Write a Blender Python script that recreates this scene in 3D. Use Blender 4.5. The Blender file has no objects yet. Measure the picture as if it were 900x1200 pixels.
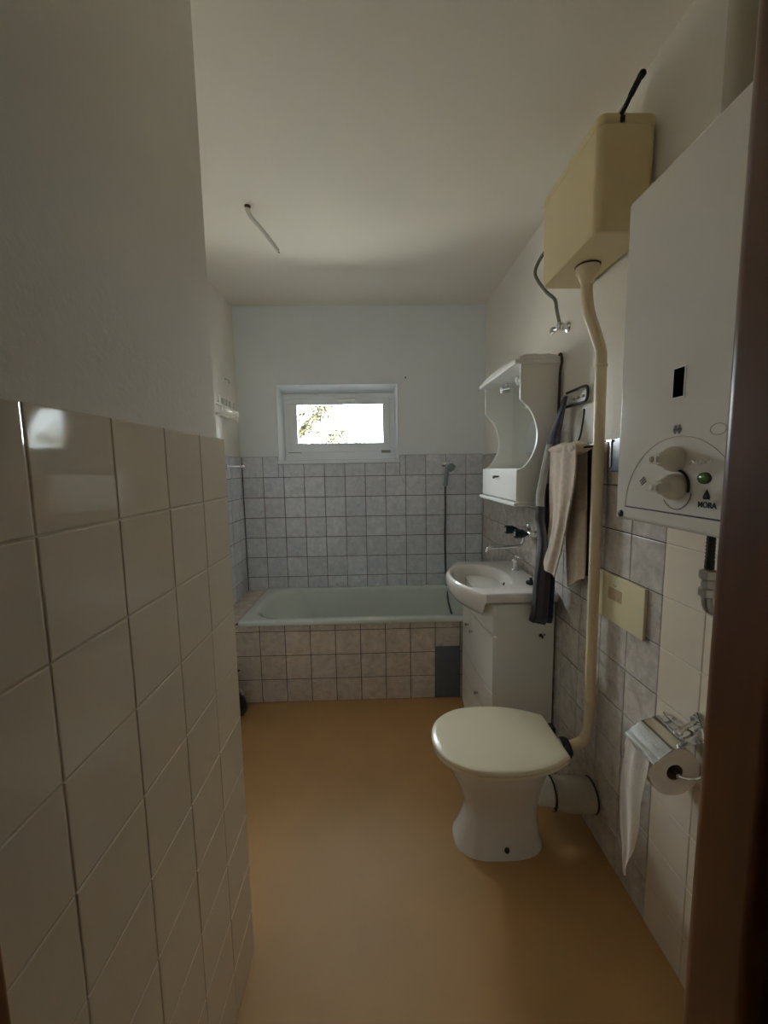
import bpy, bmesh, math, random
from mathutils import Vector, Matrix
R = random.Random(7)
PI = math.pi
sc = bpy.context.scene
COL = sc.collection

# ------------------------------------------------------------------ materials
def srgb(r, g, b):
    f = lambda c: (c / 255 / 12.92) if c / 255 <= 0.04045 else ((c / 255 + 0.055) / 1.055) ** 2.4
    return (f(r), f(g), f(b), 1)

def mat(name, col, rough=0.5, metal=0.0, noise=0.0, nscale=40.0, bump=0.0, bscale=120.0, coat=0.0, spec=0.5, sheen=0.0, stretch=None):
    m = bpy.data.materials.new(name); m.use_nodes = True
    nt = m.node_tree; N = nt.nodes; L = nt.links
    b = N['Principled BSDF']
    b.inputs['Base Color'].default_value = col
    b.inputs['Roughness'].default_value = rough
    b.inputs['Metallic'].default_value = metal
    b.inputs['Specular IOR Level'].default_value = spec
    b.inputs['Coat Weight'].default_value = coat
    b.inputs['Sheen Weight'].default_value = sheen
    tc = N.new('ShaderNodeTexCoord')
    src = tc.outputs['Object']
    if stretch:
        mp = N.new('ShaderNodeMapping'); mp.inputs['Scale'].default_value = stretch
        L.new(src, mp.inputs['Vector']); src = mp.outputs['Vector']
    if noise > 0:
        n = N.new('ShaderNodeTexNoise'); n.inputs['Scale'].default_value = nscale; n.inputs['Detail'].default_value = 5
        L.new(src, n.inputs['Vector'])
        cr = N.new('ShaderNodeMapRange'); cr.inputs['From Min'].default_value = 0.3; cr.inputs['From Max'].default_value = 0.7
        cr.inputs['To Min'].default_value = 1 - noise; cr.inputs['To Max'].default_value = 1 + noise
        L.new(n.outputs['Fac'], cr.inputs['Value'])
        mx = N.new('ShaderNodeVectorMath'); mx.operation = 'SCALE'
        mx.inputs[0].default_value = col[:3]
        L.new(cr.outputs['Result'], mx.inputs['Scale'])
        L.new(mx.outputs['Vector'], b.inputs['Base Color'])
    if bump > 0:
        n2 = N.new('ShaderNodeTexNoise'); n2.inputs['Scale'].default_value = bscale; n2.inputs['Detail'].default_value = 4
        L.new(src, n2.inputs['Vector'])
        bp = N.new('ShaderNodeBump'); bp.inputs['Strength'].default_value = bump; bp.inputs['Distance'].default_value = 0.004
        L.new(n2.outputs['Fac'], bp.inputs['Height']); L.new(bp.outputs['Normal'], b.inputs['Normal'])
    return m

def tile_mat(name, c1, c2, rough, marble, nscale, tint=(0.93, 1.05), bump=0.10):
    """glazed tile: a marbled glaze, each tile a slightly different shade (face attribute 'tint')"""
    m = bpy.data.materials.new(name); m.use_nodes = True
    nt = m.node_tree; N = nt.nodes; L = nt.links; b = N['Principled BSDF']
    b.inputs['Roughness'].default_value = rough
    tc = N.new('ShaderNodeTexCoord')
    at = N.new('ShaderNodeAttribute'); at.attribute_name = 'tint'
    n = N.new('ShaderNodeTexNoise'); n.noise_dimensions = '4D'
    n.inputs['Scale'].default_value = nscale; n.inputs['Detail'].default_value = 6; n.inputs['Roughness'].default_value = 0.65
    n.inputs['Distortion'].default_value = 0.6
    L.new(tc.outputs['Object'], n.inputs['Vector'])
    mu = N.new('ShaderNodeMath'); mu.operation = 'MULTIPLY'; mu.inputs[1].default_value = 30
    L.new(at.outputs['Fac'], mu.inputs[0]); L.new(mu.outputs[0], n.inputs['W'])
    mr = N.new('ShaderNodeMapRange'); mr.inputs['From Min'].default_value = 0.5 - marble; mr.inputs['From Max'].default_value = 0.5 + marble
    L.new(n.outputs['Fac'], mr.inputs['Value'])
    mix = N.new('ShaderNodeMix'); mix.data_type = 'RGBA'
    mix.inputs['A'].default_value = c1; mix.inputs['B'].default_value = c2
    L.new(mr.outputs['Result'], mix.inputs['Factor'])
    t2 = N.new('ShaderNodeMapRange'); t2.inputs['To Min'].default_value = tint[0]; t2.inputs['To Max'].default_value = tint[1]
    L.new(at.outputs['Fac'], t2.inputs['Value'])
    sc_ = N.new('ShaderNodeVectorMath'); sc_.operation = 'SCALE'
    L.new(mix.outputs['Result'], sc_.inputs[0]); L.new(t2.outputs['Result'], sc_.inputs['Scale'])
    L.new(sc_.outputs['Vector'], b.inputs['Base Color'])
    n2 = N.new('ShaderNodeTexNoise'); n2.inputs['Scale'].default_value = 9; n2.inputs['Detail'].default_value = 1
    L.new(tc.outputs['Object'], n2.inputs['Vector'])
    bp = N.new('ShaderNodeBump'); bp.inputs['Strength'].default_value = bump; bp.inputs['Distance'].default_value = 0.004
    L.new(n2.outputs['Fac'], bp.inputs['Height']); L.new(bp.outputs['Normal'], b.inputs['Normal'])
    return m

M = dict(
    plaster_glare=mat('plaster_glare_tint', (0.86, 0.90, 0.95, 1), 0.9, bump=0.15, bscale=90, noise=0.02, nscale=3),  # back wall plaster, bluish window glare painted into its colour
    hall=mat('brown_hall_wallpaper', (0.10, 0.075, 0.05, 1), 0.9, noise=0.1, nscale=5),
    plaster=mat('plaster', (0.80, 0.765, 0.695, 1), 0.9, bump=0.15, bscale=90, noise=0.03, nscale=3),
    ceiling=mat('ceiling_paint', (0.85, 0.805, 0.72, 1), 0.95, bump=0.1, bscale=60, noise=0.02, nscale=2),
    tile_grey=tile_mat('grey_marbled_tile', srgb(166, 158, 148), srgb(220, 212, 202), 0.2, 0.22, 24),
    tile_glare=tile_mat('glare_grey_marbled_tile', srgb(200, 203, 212), srgb(240, 242, 248), 0.2, 0.22, 24),  # lighter bluish copy of the grey tile, window glare put in the colour
    tile_white=tile_mat('white_tile', srgb(222, 210, 190), srgb(227, 216, 198), 0.06, 0.3, 6, (0.985, 1.015), 0.004),
    tile_tub=tile_mat('grey_beige_tile', srgb(184, 172, 160), srgb(226, 214, 202), 0.25, 0.22, 24),
    grout_dark=mat('dark_grout', srgb(70, 64, 60), 0.9, noise=0.15, nscale=30),
    grout_light=mat('light_grout', srgb(200, 188, 168), 0.5, noise=0.1, nscale=30),
    vinyl=mat('tan_vinyl', srgb(176, 137, 85), 0.5, noise=0.05, nscale=5, bump=0.06, bscale=60),
    darkwood=mat('brown_door_paint', srgb(112, 66, 34), 0.32, noise=0.12, nscale=6, stretch=(8, 8, 1)),
    upvc=mat('white_upvc', (0.86, 0.90, 0.94, 1), 0.25),
    ceramic=mat('white_ceramic', (0.80, 0.78, 0.74, 1), 0.12, coat=0.3),
    ceramic_pink=mat('warm_white_ceramic', (0.80, 0.76, 0.72, 1), 0.1, coat=0.3),
    enamel=mat('tub_enamel', (0.68, 0.72, 0.67, 1), 0.13, coat=0.2),
    seat=mat('cream_seat_plastic', srgb(226, 217, 190), 0.25, coat=0.1),
    cistern=mat('yellowed_plastic', srgb(208, 190, 146), 0.34),
    cream=mat('cream_pipe', srgb(210, 192, 158), 0.38),
    cream_panel=mat('pale_yellow_plastic', srgb(214, 203, 164), 0.4),
    label=mat('faded_brown_print', srgb(176, 150, 112), 0.6, noise=0.15, nscale=120),
    white=mat('white_lacquer', (0.80, 0.79, 0.74, 1), 0.3),
    whiteplastic=mat('white_plastic', (0.80, 0.78, 0.72, 1), 0.35),
    heater=mat('heater_enamel', (0.80, 0.765, 0.70, 1), 0.09, spec=0.4),
    knob=mat('cream_knob', srgb(216, 208, 190), 0.35),
    flue=mat('grey_flue_metal', srgb(150, 140, 122), 0.5, metal=0.2),
    dirty=mat('dusty_white_plastic', srgb(190, 180, 160), 0.6, noise=0.12, nscale=18, bump=0.5, bscale=40),
    hole=mat('dark_hole', (0.004, 0.004, 0.005, 1), 0.9, spec=0.0),
    faint=mat('faint_grey_ink', srgb(174, 167, 154), 0.7),
    chrome=mat('chrome', (0.78, 0.78, 0.78, 1), 0.12, metal=1),
    steel=mat('dull_steel', (0.42, 0.41, 0.38, 1), 0.35, metal=1),
    mirror=mat('mirror_glass', (0.88, 0.90, 0.88, 1), 0.0, metal=1),
    black=mat('black_rubber', (0.015, 0.015, 0.018, 1), 0.5),
    darkgap=mat('dark_grey_plastic', (0.03, 0.03, 0.035, 1), 0.5),
    brownmetal=mat('blackened_metal', srgb(48, 42, 34), 0.45, metal=0.4),
    teal=mat('dark_teal_plastic', srgb(14, 44, 48), 0.25),
    cable=mat('grey_braided_hose', srgb(104, 104, 92), 0.5, bump=0.4, bscale=400),
    hose_grey=mat('grey_shower_hose', srgb(92, 94, 98), 0.4, metal=0.3),
    showergrey=mat('grey_shower_plastic', srgb(150, 160, 166), 0.35),
    brownwire=mat('brown_cord', srgb(70, 52, 38), 0.6),
    towel=mat('beige_towel', srgb(218, 200, 180), 0.95, noise=0.12, nscale=60, bump=0.9, bscale=500, sheen=0.3),
    charcoal=mat('charcoal_cloth', srgb(66, 62, 66), 0.95, noise=0.2, nscale=20, bump=0.5, bscale=300, sheen=0.2),
    navy=mat('navy_cloth', srgb(26, 34, 62), 0.95, noise=0.2, nscale=20, bump=0.5, bscale=300, sheen=0.2),
    violet=mat('grey_violet_cloth', srgb(112, 108, 122), 0.95, noise=0.25, nscale=40, bump=0.5, bscale=300),
    palecloth=mat('pale_grey_cloth', srgb(176, 172, 164), 0.95, noise=0.08, nscale=30, bump=0.5, bscale=300),
    paper=mat('toilet_paper', srgb(226, 216, 204), 0.95, noise=0.03, nscale=50, bump=0.3, bscale=350),
    card=mat('brown_cardboard', srgb(120, 100, 78), 0.9),
    greytile=mat('dark_grey_panel', srgb(98, 102, 110), 0.55, noise=0.08, nscale=30),
    bag=mat('black_bag_plastic', (0.012, 0.012, 0.016, 1), 0.35, bump=0.6, bscale=30),
    greenled=mat('green_lens', srgb(92, 128, 44), 0.2),
    ink=mat('dark_teal_ink', srgb(22, 34, 40), 0.6),
    greyink=mat('grey_ink', srgb(120, 114, 108), 0.7),
    whiteink=mat('white_ink', (0.9, 0.9, 0.88, 1), 0.3),
    leaf=mat('leaf_green', (0.012, 0.0128, 0.004, 1), 0.8, spec=0.1, noise=0.3, nscale=9),
    bark=mat('bark', srgb(90, 76, 60), 0.9, noise=0.3, nscale=12, bump=1, bscale=30),
    grass=mat('pale_yard_paving', (0.46, 0.45, 0.42, 1), 0.95, noise=0.2, nscale=2),
    blocker_grey=mat('sky_blocker_grey', (0.6, 0.6, 0.58, 1), 0.9),  # plain grey for the unseen sky blocker
)
# window glass: clear pane with a faint reflection, lets daylight straight through
g = bpy.data.materials.new('window_glass'); g.use_nodes = True
nt = g.node_tree; nt.nodes.clear()
o_ = nt.nodes.new('ShaderNodeOutputMaterial'); mx = nt.nodes.new('ShaderNodeMixShader'); fr = nt.nodes.new('ShaderNodeFresnel')
tr = nt.nodes.new('ShaderNodeBsdfTransparent'); gl = nt.nodes.new('ShaderNodeBsdfGlossy'); gl.inputs['Roughness'].default_value = 0.02
fr.inputs['IOR'].default_value = 1.3; tr.inputs['Color'].default_value = (0.96, 0.98, 0.98, 1)
nt.links.new(fr.outputs[0], mx.inputs[0]); nt.links.new(tr.outputs[0], mx.inputs[1]); nt.links.new(gl.outputs[0], mx.inputs[2]); nt.links.new(mx.outputs[0], o_.inputs[0])
M['glass'] = g

# ------------------------------------------------------------------ helpers
def BM(): return bmesh.new()

def empty(name, loc, label, cat, group=None):
    o = bpy.data.objects.new(name, None); COL.objects.link(o); o.location = loc
    o.empty_display_size = 0.05
    o['label'] = label; o['category'] = cat
    if group: o['group'] = group
    return o

WORLD_LOC = {}
def wloc(o):
    v = Vector((0, 0, 0))
    while o is not None:
        v += Vector(o.location); o = o.parent
    return v

def obj(name, bm, m, parent=None, smooth=35, label=None, cat=None, group=None, kind=None, origin=None, sub=0):
    """bm holds world coordinates; the object's origin goes to `origin` (default: the parent's origin)"""
    org = Vector(origin) if origin else (wloc(parent) if parent else Vector((0, 0, 0)))
    bmesh.ops.recalc_face_normals(bm, faces=bm.faces[:])
    for v in bm.verts: v.co -= org
    me = bpy.data.meshes.new(name); bm.to_mesh(me); bm.free()
    ms = m if isinstance(m, (list, tuple)) else [m]
    for x in ms: me.materials.append(M[x] if isinstance(x, str) else x)
    o = bpy.data.objects.new(name, me); COL.objects.link(o)
    o.location = org - (wloc(parent) if parent else Vector((0, 0, 0)))
    if parent: o.parent = parent
    if smooth:
        for p in me.polygons: p.use_smooth = True
        try: me.set_sharp_from_angle(angle=math.radians(smooth))
        except Exception: pass
    if smooth and kind != 'stuff':
        w = o.modifiers.new('normals', 'WEIGHTED_NORMAL'); w.keep_sharp = True; w.weight = 80
    if sub:
        s = o.modifiers.new('s', 'SUBSURF'); s.levels = sub; s.render_levels = sub
    if label: o['label'] = label
    if cat: o['category'] = cat
    if group: o['group'] = group
    if kind: o['kind'] = kind
    return o

def box(bm, lo, hi, bev=0.0, seg=2):
    vs = [bm.verts.new((x, y, z)) for x in (lo[0], hi[0]) for y in (lo[1], hi[1]) for z in (lo[2], hi[2])]
    idx = [(0, 1, 3, 2), (4, 6, 7, 5), (0, 4, 5, 1), (2, 3, 7, 6), (0, 2, 6, 4), (1, 5, 7, 3)]
    fs = [bm.faces.new([vs[i] for i in q]) for q in idx]
    if bev:
        es = list({e for f in fs for e in f.edges})
        bmesh.ops.bevel(bm, geom=es, offset=bev, segments=seg, affect='EDGES', profile=0.5)
    return bm

def catmull(pts, n=8, closed=False):
    P = [Vector(p) for p in pts]; out = []; k = len(P)
    rng = range(k) if closed else range(k - 1)
    for i in rng:
        if closed: a, b, c, d = P[(i - 1) % k], P[i], P[(i + 1) % k], P[(i + 2) % k]
        else: a, b, c, d = P[max(i - 1, 0)], P[i], P[i + 1], P[min(i + 2, k - 1)]
        for j in range(n):
            t = j / n
            out.append(0.5 * ((2 * b) + (c - a) * t + (2 * a - 5 * b + 4 * c - d) * t * t + (3 * b - a - 3 * c + d) * t ** 3))
    if not closed: out.append(P[-1])
    return out

def loft(bm, loops, cap0=True, cap1=True, closed=True):
    rows = [[bm.verts.new(p) for p in l] for l in loops]
    n = len(rows[0])
    for a, b in zip(rows, rows[1:]):
        for i in range(n if closed else n - 1):
            j = (i + 1) % n
            bm.faces.new((a[i], a[j], b[j], b[i]))
    if cap0: bm.faces.new(rows[0][::-1])
    if cap1: bm.faces.new(rows[-1])
    return rows

def tube(bm, pts, r, n=12, cap=True):
    P = [Vector(p) for p in pts]
    rs = r if isinstance(r, (list, tuple)) else [r] * len(P)
    T = [(P[min(i + 1, len(P) - 1)] - P[max(i - 1, 0)]).normalized() for i in range(len(P))]
    u = T[0].orthogonal().normalized(); loops = []
    for i, (p, t) in enumerate(zip(P, T)):
        u = (u - t * u.dot(t))
        u = u.normalized() if u.length > 1e-6 else t.orthogonal().normalized()
        w = t.cross(u)
        loops.append([p + rs[i] * (math.cos(2 * PI * k / n) * u + math.sin(2 * PI * k / n) * w) for k in range(n)])
    loft(bm, loops, cap, cap)
    return bm

def stube(bm, pts, r, n=12, k=8): return tube(bm, catmull(pts, k), r, n)

def lathe(bm, prof, c, axis, n=24):
    """prof: list of (radius, distance along axis); closed with caps"""
    a = Vector(axis).normalized(); u = a.orthogonal().normalized(); w = a.cross(u); c = Vector(c)
    loops = [[c + a * h + max(r, 1e-4) * (math.cos(2 * PI * k / n) * u + math.sin(2 * PI * k / n) * w) for k in range(n)] for r, h in prof]
    loft(bm, loops)
    return bm

def prism(bm, poly, axis, lo, hi, bev=0.0):
    """poly: 2D points in the two other axes (order xyz without `axis`)"""
    def P(p, t):
        if axis == 'x': return (t, p[0], p[1])
        if axis == 'y': return (p[0], t, p[1])
        return (p[0], p[1], t)
    a = [bm.verts.new(P(p, lo)) for p in poly]; b = [bm.verts.new(P(p, hi)) for p in poly]
    n = len(poly); fs = [bm.faces.new(a[::-1]), bm.faces.new(b)]
    rim = [e for f in fs for e in f.edges]
    for i in range(n): bm.faces.new((a[i], a[(i + 1) % n], b[(i + 1) % n], b[i]))
    if bev: bmesh.ops.bevel(bm, geom=rim, offset=bev, segments=2, affect='EDGES')
    return bm

def rrect(cx, cy, hx, hy, r, z, n=8):
    out = []
    for sx, sy, a0 in ((1, 1, 0), (-1, 1, PI / 2), (-1, -1, PI), (1, -1, 1.5 * PI)):
        for k in range(n + 1):
            a = a0 + PI / 2 * k / n
            out.append((cx + sx * (hx - r) + r * math.cos(a), cy + sy * (hy - r) + r * math.sin(a), z))
    return out

def lines(off, t, lo, hi):
    k = math.ceil((lo - off) / t + 1e-6); out = [lo]
    while off + k * t < hi - 1e-6:
        if off + k * t - lo > 0.004: out.append(off + k * t)
        k += 1
    return out + [hi]

def tiles(bm, O, U, V, N, us, vs, gap=0.003, depth=0.006, bev=0.0022, skip=None, wob=0.0004):
    """one field of separate glazed tiles with soft edges; O + u*U + v*V, outward normal N"""
    lay = bm.faces.layers.float.get('tint') or bm.faces.layers.float.new('tint')
    O, U, V, N = Vector(O), Vector(U), Vector(V), Vector(N)
    for u0, u1 in zip(us, us[1:]):
        for v0, v1 in zip(vs, vs[1:]):
            if skip and skip((u0 + u1) / 2, (v0 + v1) / 2): continue
            if u1 - u0 < 0.008 or v1 - v0 < 0.008: continue
            t = R.random(); h = gap / 2
            cs = [(u0 + h, v0 + h), (u1 - h, v0 + h), (u1 - h, v1 - h), (u0 + h, v1 - h)]
            ci = [(u0 + h + bev, v0 + h + bev), (u1 - h - bev, v0 + h + bev), (u1 - h - bev, v1 - h - bev), (u0 + h + bev, v1 - h - bev)]
            cm = [(u0 + h + bev * .3, v0 + h + bev * .3), (u1 - h - bev * .3, v0 + h + bev * .3), (u1 - h - bev * .3, v1 - h - bev * .3), (u0 + h + bev * .3, v1 - h - bev * .3)]
            tilt = [R.uniform(-wob, wob) for _ in range(3)]
            tilt.append(tilt[0] + tilt[2] - tilt[1])
            P = lambda c, d, i: O + U * c[0] + V * c[1] + N * (d + tilt[i])
            r0 = [bm.verts.new(P(c, -depth, i)) for i, c in enumerate(cs)]
            r1 = [bm.verts.new(P(c, -bev * .7, i)) for i, c in enumerate(cs)]
            r2 = [bm.verts.new(P(c, -bev * .2, i)) for i, c in enumerate(cm)]
            r3 = [bm.verts.new(P(c, 0, i)) for i, c in enumerate(ci)]
            fs = [bm.faces.new(r3), bm.faces.new(r0[::-1])]
            for a, b in ((r0, r1), (r1, r2), (r2, r3)):
                for i in range(4): fs.append(bm.faces.new((a[i], a[(i + 1) % 4], b[(i + 1) % 4], b[i])))
            for f in fs: f[lay] = t
    return bm

S = dict(kind='structure')
X, Y, Z = (1, 0, 0), (0, 1, 0), (0, 0, 1)
XR, XL, YB, ZC = 0.8065, -0.9726, 3.0185, 2.5526      # tiled right wall, far-left wall, back wall, ceiling
XP, YP = -0.3805, 1.0585                              # tile face and end of the partition on the left
TT = 1.4881                                           # top of the tiling
TD = 0.012                                            # tiling stands this far off the plaster

# ------------------------------------------------------------------ room shell
obj('floor', box(BM(), (-1.3, -1.6, -0.1), (1.3, 3.3, 0)), 'vinyl', **S)
obj('ceiling', box(BM(), (-1.3, -1.6, ZC), (1.3, 3.3, ZC + 0.12)), 'ceiling', **S)
# right wall
wr = obj('wall_right', box(BM(), (XR + TD, -1.6, 0), (1.1, 3.3, ZC)), 'plaster', **S)
b = BM(); box(b, (XR + 0.003, 1.0947, 0), (XR + TD, YB, TT))
obj('dark_grout', b, 'grout_dark', wr)
b = BM(); box(b, (XR + 0.003, 0.36, 0), (XR + TD, 1.0947, TT))
obj('light_grout', b, 'grout_light', wr)
zr = lines(1.1862, 0.15, 0, TT)
obj('grey_tiles', tiles(BM(), (XR, 0, 0), Y, Z, (-1, 0, 0), lines(1.0947, 0.15, 1.0947, YB - TD), zr), 'tile_grey', wr, smooth=0)
obj('white_tiles', tiles(BM(), (XR, 0, 0), Y, Z, (-1, 0, 0), lines(1.0947, 0.15, 0.36, 1.0947), zr, gap=0.0025), 'tile_white', wr, smooth=0)
# back wall with the window opening
WX0, WX1, WZ0, WZ1 = -0.703, 0.184, 1.467, 2.015
b = BM()
box(b, (-1.3, YB + TD, 0), (WX0, 3.22, ZC)); box(b, (WX1, YB + TD, 0), (1.1, 3.22, ZC))
box(b, (WX0, YB + TD, 0), (WX1, 3.22, WZ0)); box(b, (WX0, YB + TD, WZ1), (WX1, 3.22, ZC))
wb = obj('wall_back', b, 'plaster_glare', **S)
SILLX0, SILLX1, SILLZ = -0.705, 0.190, 1.442
b = BM()
box(b, (XL, YB + 0.003, 0), (XR, YB + TD, SILLZ)); box(b, (XL, YB + 0.003, SILLZ), (SILLX0, YB + TD, 1.4974)); box(b, (SILLX1, YB + 0.003, SILLZ), (XR, YB + TD, 1.4974))
obj('dark_grout', b, 'grout_dark', wb)
b = BM()
xb = lines(-0.8186, 0.15, XL, XR); zb = lines(1.3474, 0.15, 0.30, 1.3474)
tiles(b, (0, YB, 0), X, Z, (0, -1, 0), xb, zb, gap=.004)
tiles(b, (0, YB, 0), X, Z, (0, -1, 0), lines(-0.8186, .15, XL, SILLX0), [1.3474, 1.4974])
tiles(b, (0, YB, 0), X, Z, (0, -1, 0), lines(-0.8186, .15, SILLX0, SILLX1), [1.3474, SILLZ])
tiles(b, (0, YB, 0), X, Z, (0, -1, 0), lines(-0.8186, .15, SILLX1, XR), [1.3474, 1.4974])
obj('grey_tiles', b, 'tile_glare', wb, smooth=0)
# far-left wall (behind the partition)
wl = obj('wall_left', box(BM(), (-1.3, 1.05, 0), (XL - TD, 3.3, ZC)), 'plaster', **S)
obj('dark_grout', box(BM(), (XL - TD, YP + .02, 0), (XL - 0.003, YB, 1.4974)), 'grout_dark', wl)
obj('grey_tiles', tiles(BM(), (XL, 0, 0), Y, Z, X, lines(YB - 0.10, .15, 1.07, YB), lines(1.3474, .15, 0, 1.4974)), 'tile_glare', wl, smooth=0)
# partition beside the door, white tiles on a plastered block
b = BM(); box(b, (-1.3, 0.36, 0), (XP - 0.0145, YP - 0.006, ZC), 0.006, 3)
wp = obj('wall_partition', b, 'plaster', **S)
obj('light_grout', box(BM(), (XP - 0.0145, 0.36, 0), (XP - 0.0016, YP - 0.003, TT - 0.002)), 'grout_light', wp)
obj('white_tiles', tiles(BM(), (XP, 0, 0), Y, Z, X, lines(YP, .15, 0.36, YP), lines(TT, .15, 0, TT), gap=0.0024, depth=0.013, bev=0.0024, wob=0.0003), 'tile_white', wp, smooth=0)
# wall with the door opening, and the dark hall the camera stands in
DX0, DX1, DZ = -0.375, 0.3075, 2.02
b = BM()
box(b, (-1.3, 0.24, 0), (DX0 - 0.04, 0.36, ZC)); box(b, (DX1 + 0.04, 0.24, 0), (1.1, 0.36, ZC)); box(b, (DX0 - 0.04, 0.24, DZ + 0.04), (DX1 + 0.04, 0.36, ZC))
obj('wall_front', b, 'plaster', **S)
obj('wall_hall_right', box(BM(), (XR - .02, -1.6, 0), (XR + TD, 0.24, ZC)), 'hall', **S)
b = BM()
box(b, (DX0 - 0.04, 0.285, 0), (DX0, 0.362, DZ), 0.007, 3); box(b, (DX0 - 0.04, 0.19, 0), (DX0 - 0.015, 0.285, DZ), 0.003)
box(b, (DX1, 0.285, 0), (DX1 + 0.04, 0.362, DZ), 0.016, 5); box(b, (DX1 + 0.015, 0.19, 0), (DX1 + 0.04, 0.285, DZ), 0.003)
box(b, (DX0 - 0.04, 0.285, DZ), (DX1 + 0.04, 0.362, DZ + 0.04), 0.007, 3)
obj('door_1', b, 'darkwood', **S)
obj('wall_hall_left', box(BM(), (-1.3, -1.6, 0), (-1.2, 0.24, ZC)), 'hall', **S)
obj('wall_hall_back', box(BM(), (-1.3, -1.7, 0), (1.3, -1.6, ZC)), 'hall', **S)

obj('sky_blocker', box(BM(), (-3.0, 3.22, 2.25), (3.0, 3.72, 2.37), .01), 'blocker_grey', **S)  # added slab, out of view, keeps high sky light out of the window
# ------------------------------------------------------------------ window
wf = obj('window_1', (lambda b: (
    box(b, (-0.665, 3.095, 1.490), (0.160, 3.165, 1.535), 0.004), box(b, (-0.665, 3.095, 1.915), (0.160, 3.165, 1.960), 0.004),
    box(b, (-0.665, 3.095, 1.535), (-0.620, 3.165, 1.915), 0.004), box(b, (0.115, 3.095, 1.535), (0.160, 3.165, 1.915), 0.004), b)[-1])(BM()), 'upvc', **S)
b = BM()   # splayed white reveal from the room side in to the frame
FO = 3.2195
prism(b, [(WX0, YB - .003), (WX0 + .008, YB - .003), (-0.662, 3.097), (-0.662, FO), (WX0, FO)], 'z', WZ0, WZ1)
prism(b, [(WX1, YB - .003), (WX1 - .008, YB - .003), (0.157, 3.097), (0.157, FO), (WX1, FO)], 'z', WZ0, WZ1)
prism(b, [(YB - .003, WZ1), (YB - .003, WZ1 - .008), (3.097, 1.957), (FO, 1.957), (FO, WZ1)], 'x', WX0 + .001, WX1 - .001)
prism(b, [(3.090, WZ0), (3.090, 1.493), (FO, 1.493), (FO, WZ0)], 'x', WX0 + .001, WX1 - .001)
obj('reveal', b, 'upvc', wf)
b = BM()
x0, x1, z0, z1 = -0.626, 0.121, 1.529, 1.921
gx0, gx1, gz0, gz1 = -0.571, 0.076, 1.587, 1.882
for lo, hi in (((x0, 3.082, z0), (x1, 3.14, gz0)), ((x0, 3.082, gz1), (x1, 3.14, z1)), ((x0, 3.082, gz0), (gx0, 3.14, gz1)), ((gx1, 3.082, gz0), (x1, 3.14, gz1))):
    box(b, lo, hi, 0.003)
sash = obj('sash', b, 'upvc', wf)
b = BM()
for lo, hi in (((gx0, 3.077, gz0), (gx1, 3.09, gz0 + .008)), ((gx0, 3.077, gz1 - .008), (gx1, 3.09, gz1)), ((gx0, 3.077, gz0 + .008), (gx0 + .008, 3.09, gz1 - .008)), ((gx1 - .008, 3.077, gz0 + .008), (gx1, 3.09, gz1 - .008))):
    box(b, lo, hi, 0.002)
obj('glazing_bead', b, 'upvc', sash)
obj('glass_pane', box(BM(), (gx0, 3.108, gz0), (gx1, 3.112, gz1)), 'glass', sash, smooth=0)
b = BM(); box(b, (-0.255, 3.062, 1.900), (-0.225, 3.084, 1.914), .003); box(b, (-0.262, 3.052, 1.901), (-0.130, 3.066, 1.913), .004)
obj('handle', b, 'whiteplastic', sash)
b = BM(); box(b, (-0.64, 3.078, 1.524), (-0.545, 3.096, 1.531), .002); box(b, (0.055, 3.076, 1.517), (0.125, 3.097, 1.537), .004)
obj('hinge', b, 'steel', wf)
obj('sill', box(BM(), (SILLX0, YB - 0.012, SILLZ), (SILLX1, 3.095, WZ0 + 0.002), 0.004), 'upvc', wf)

# ------------------------------------------------------------------ bath surround
bs = obj('wall_bath_front', box(BM(), (XL - TD, 2.343, 0), (XR + TD, 2.366, 0.487)), 'grout_dark', **S)
bl = obj('wall_bath_ledge', box(BM(), (XL - TD, 2.39, 0), (-0.84, YB, 0.497)), 'grout_dark', **S)
b = BM()
tiles(b, (0, 2.34, 0), X, Z, (0, -1, 0), lines(-0.7024, .15, XL, XR), [0, .1448, .2948, .4448, .490], depth=.01, gap=.004)
obj('grey_beige_tiles', b, 'tile_tub', bs, smooth=0)
b = BM()
tiles(b, (0, 0, 0.500), X, Y, Z, [XL, -0.84], lines(2.34, .15, 2.345, YB))
obj('grey_beige_tiles', b, 'tile_tub', bl, smooth=0)
obj('inspection_panel', box(BM(), (0.349, 2.331, 0.006), (0.496, 2.3385, 0.330), 0.0015), 'greytile', origin=(0.42, 2.335, 0.006),
    label='dark grey inspection panel set in the tiled bath front beside the vanity', cat='panel')

# ------------------------------------------------------------------ bathtub
tub = empty('bathtub', (-0.02, 2.66, 0.1), 'white enamelled bathtub built in along the back wall under the window', 'bathtub')
cx, cy = -0.022, 2.665
b = BM()
hx, hy = 0.808, 0.346
# outer lip, then down into the bowl; the left end slopes gently
L_ = [rrect(cx, cy, hx - .004, hy - .004, .03, .488), rrect(cx, cy, hx, hy, .03, .494), rrect(cx, cy, hx, hy, .03, .508),
      rrect(cx, cy, hx - .006, hy - .006, .03, .515), rrect(cx + .001, cy + .001, hx - .018, hy - .016, .06, .517), rrect(cx + .003, cy + .003, hx - .034, hy - .030, .11, .5175), rrect(cx + .005, cy + .005, hx - .05, hy - .045, .16, .516),
      rrect(cx + .005, cy + .005, hx - .062, hy - .055, .18, .512), rrect(cx + .01, cy + .005, hx - .075, hy - .062, .19, .49),
      rrect(cx + .03, cy + .003, hx - .125, hy - .085, .19, .35), rrect(cx + .05, cy, hx - .19, hy - .11, .18, .20),
      rrect(cx + .06, cy, hx - .24, hy - .14, .16, .135), rrect(cx + .06, cy, hx - .32, hy - .20, .12, .115)]
loft(b, L_, False, True)
obj('tub_shell', b, 'enamel', tub, smooth=50)
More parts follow.
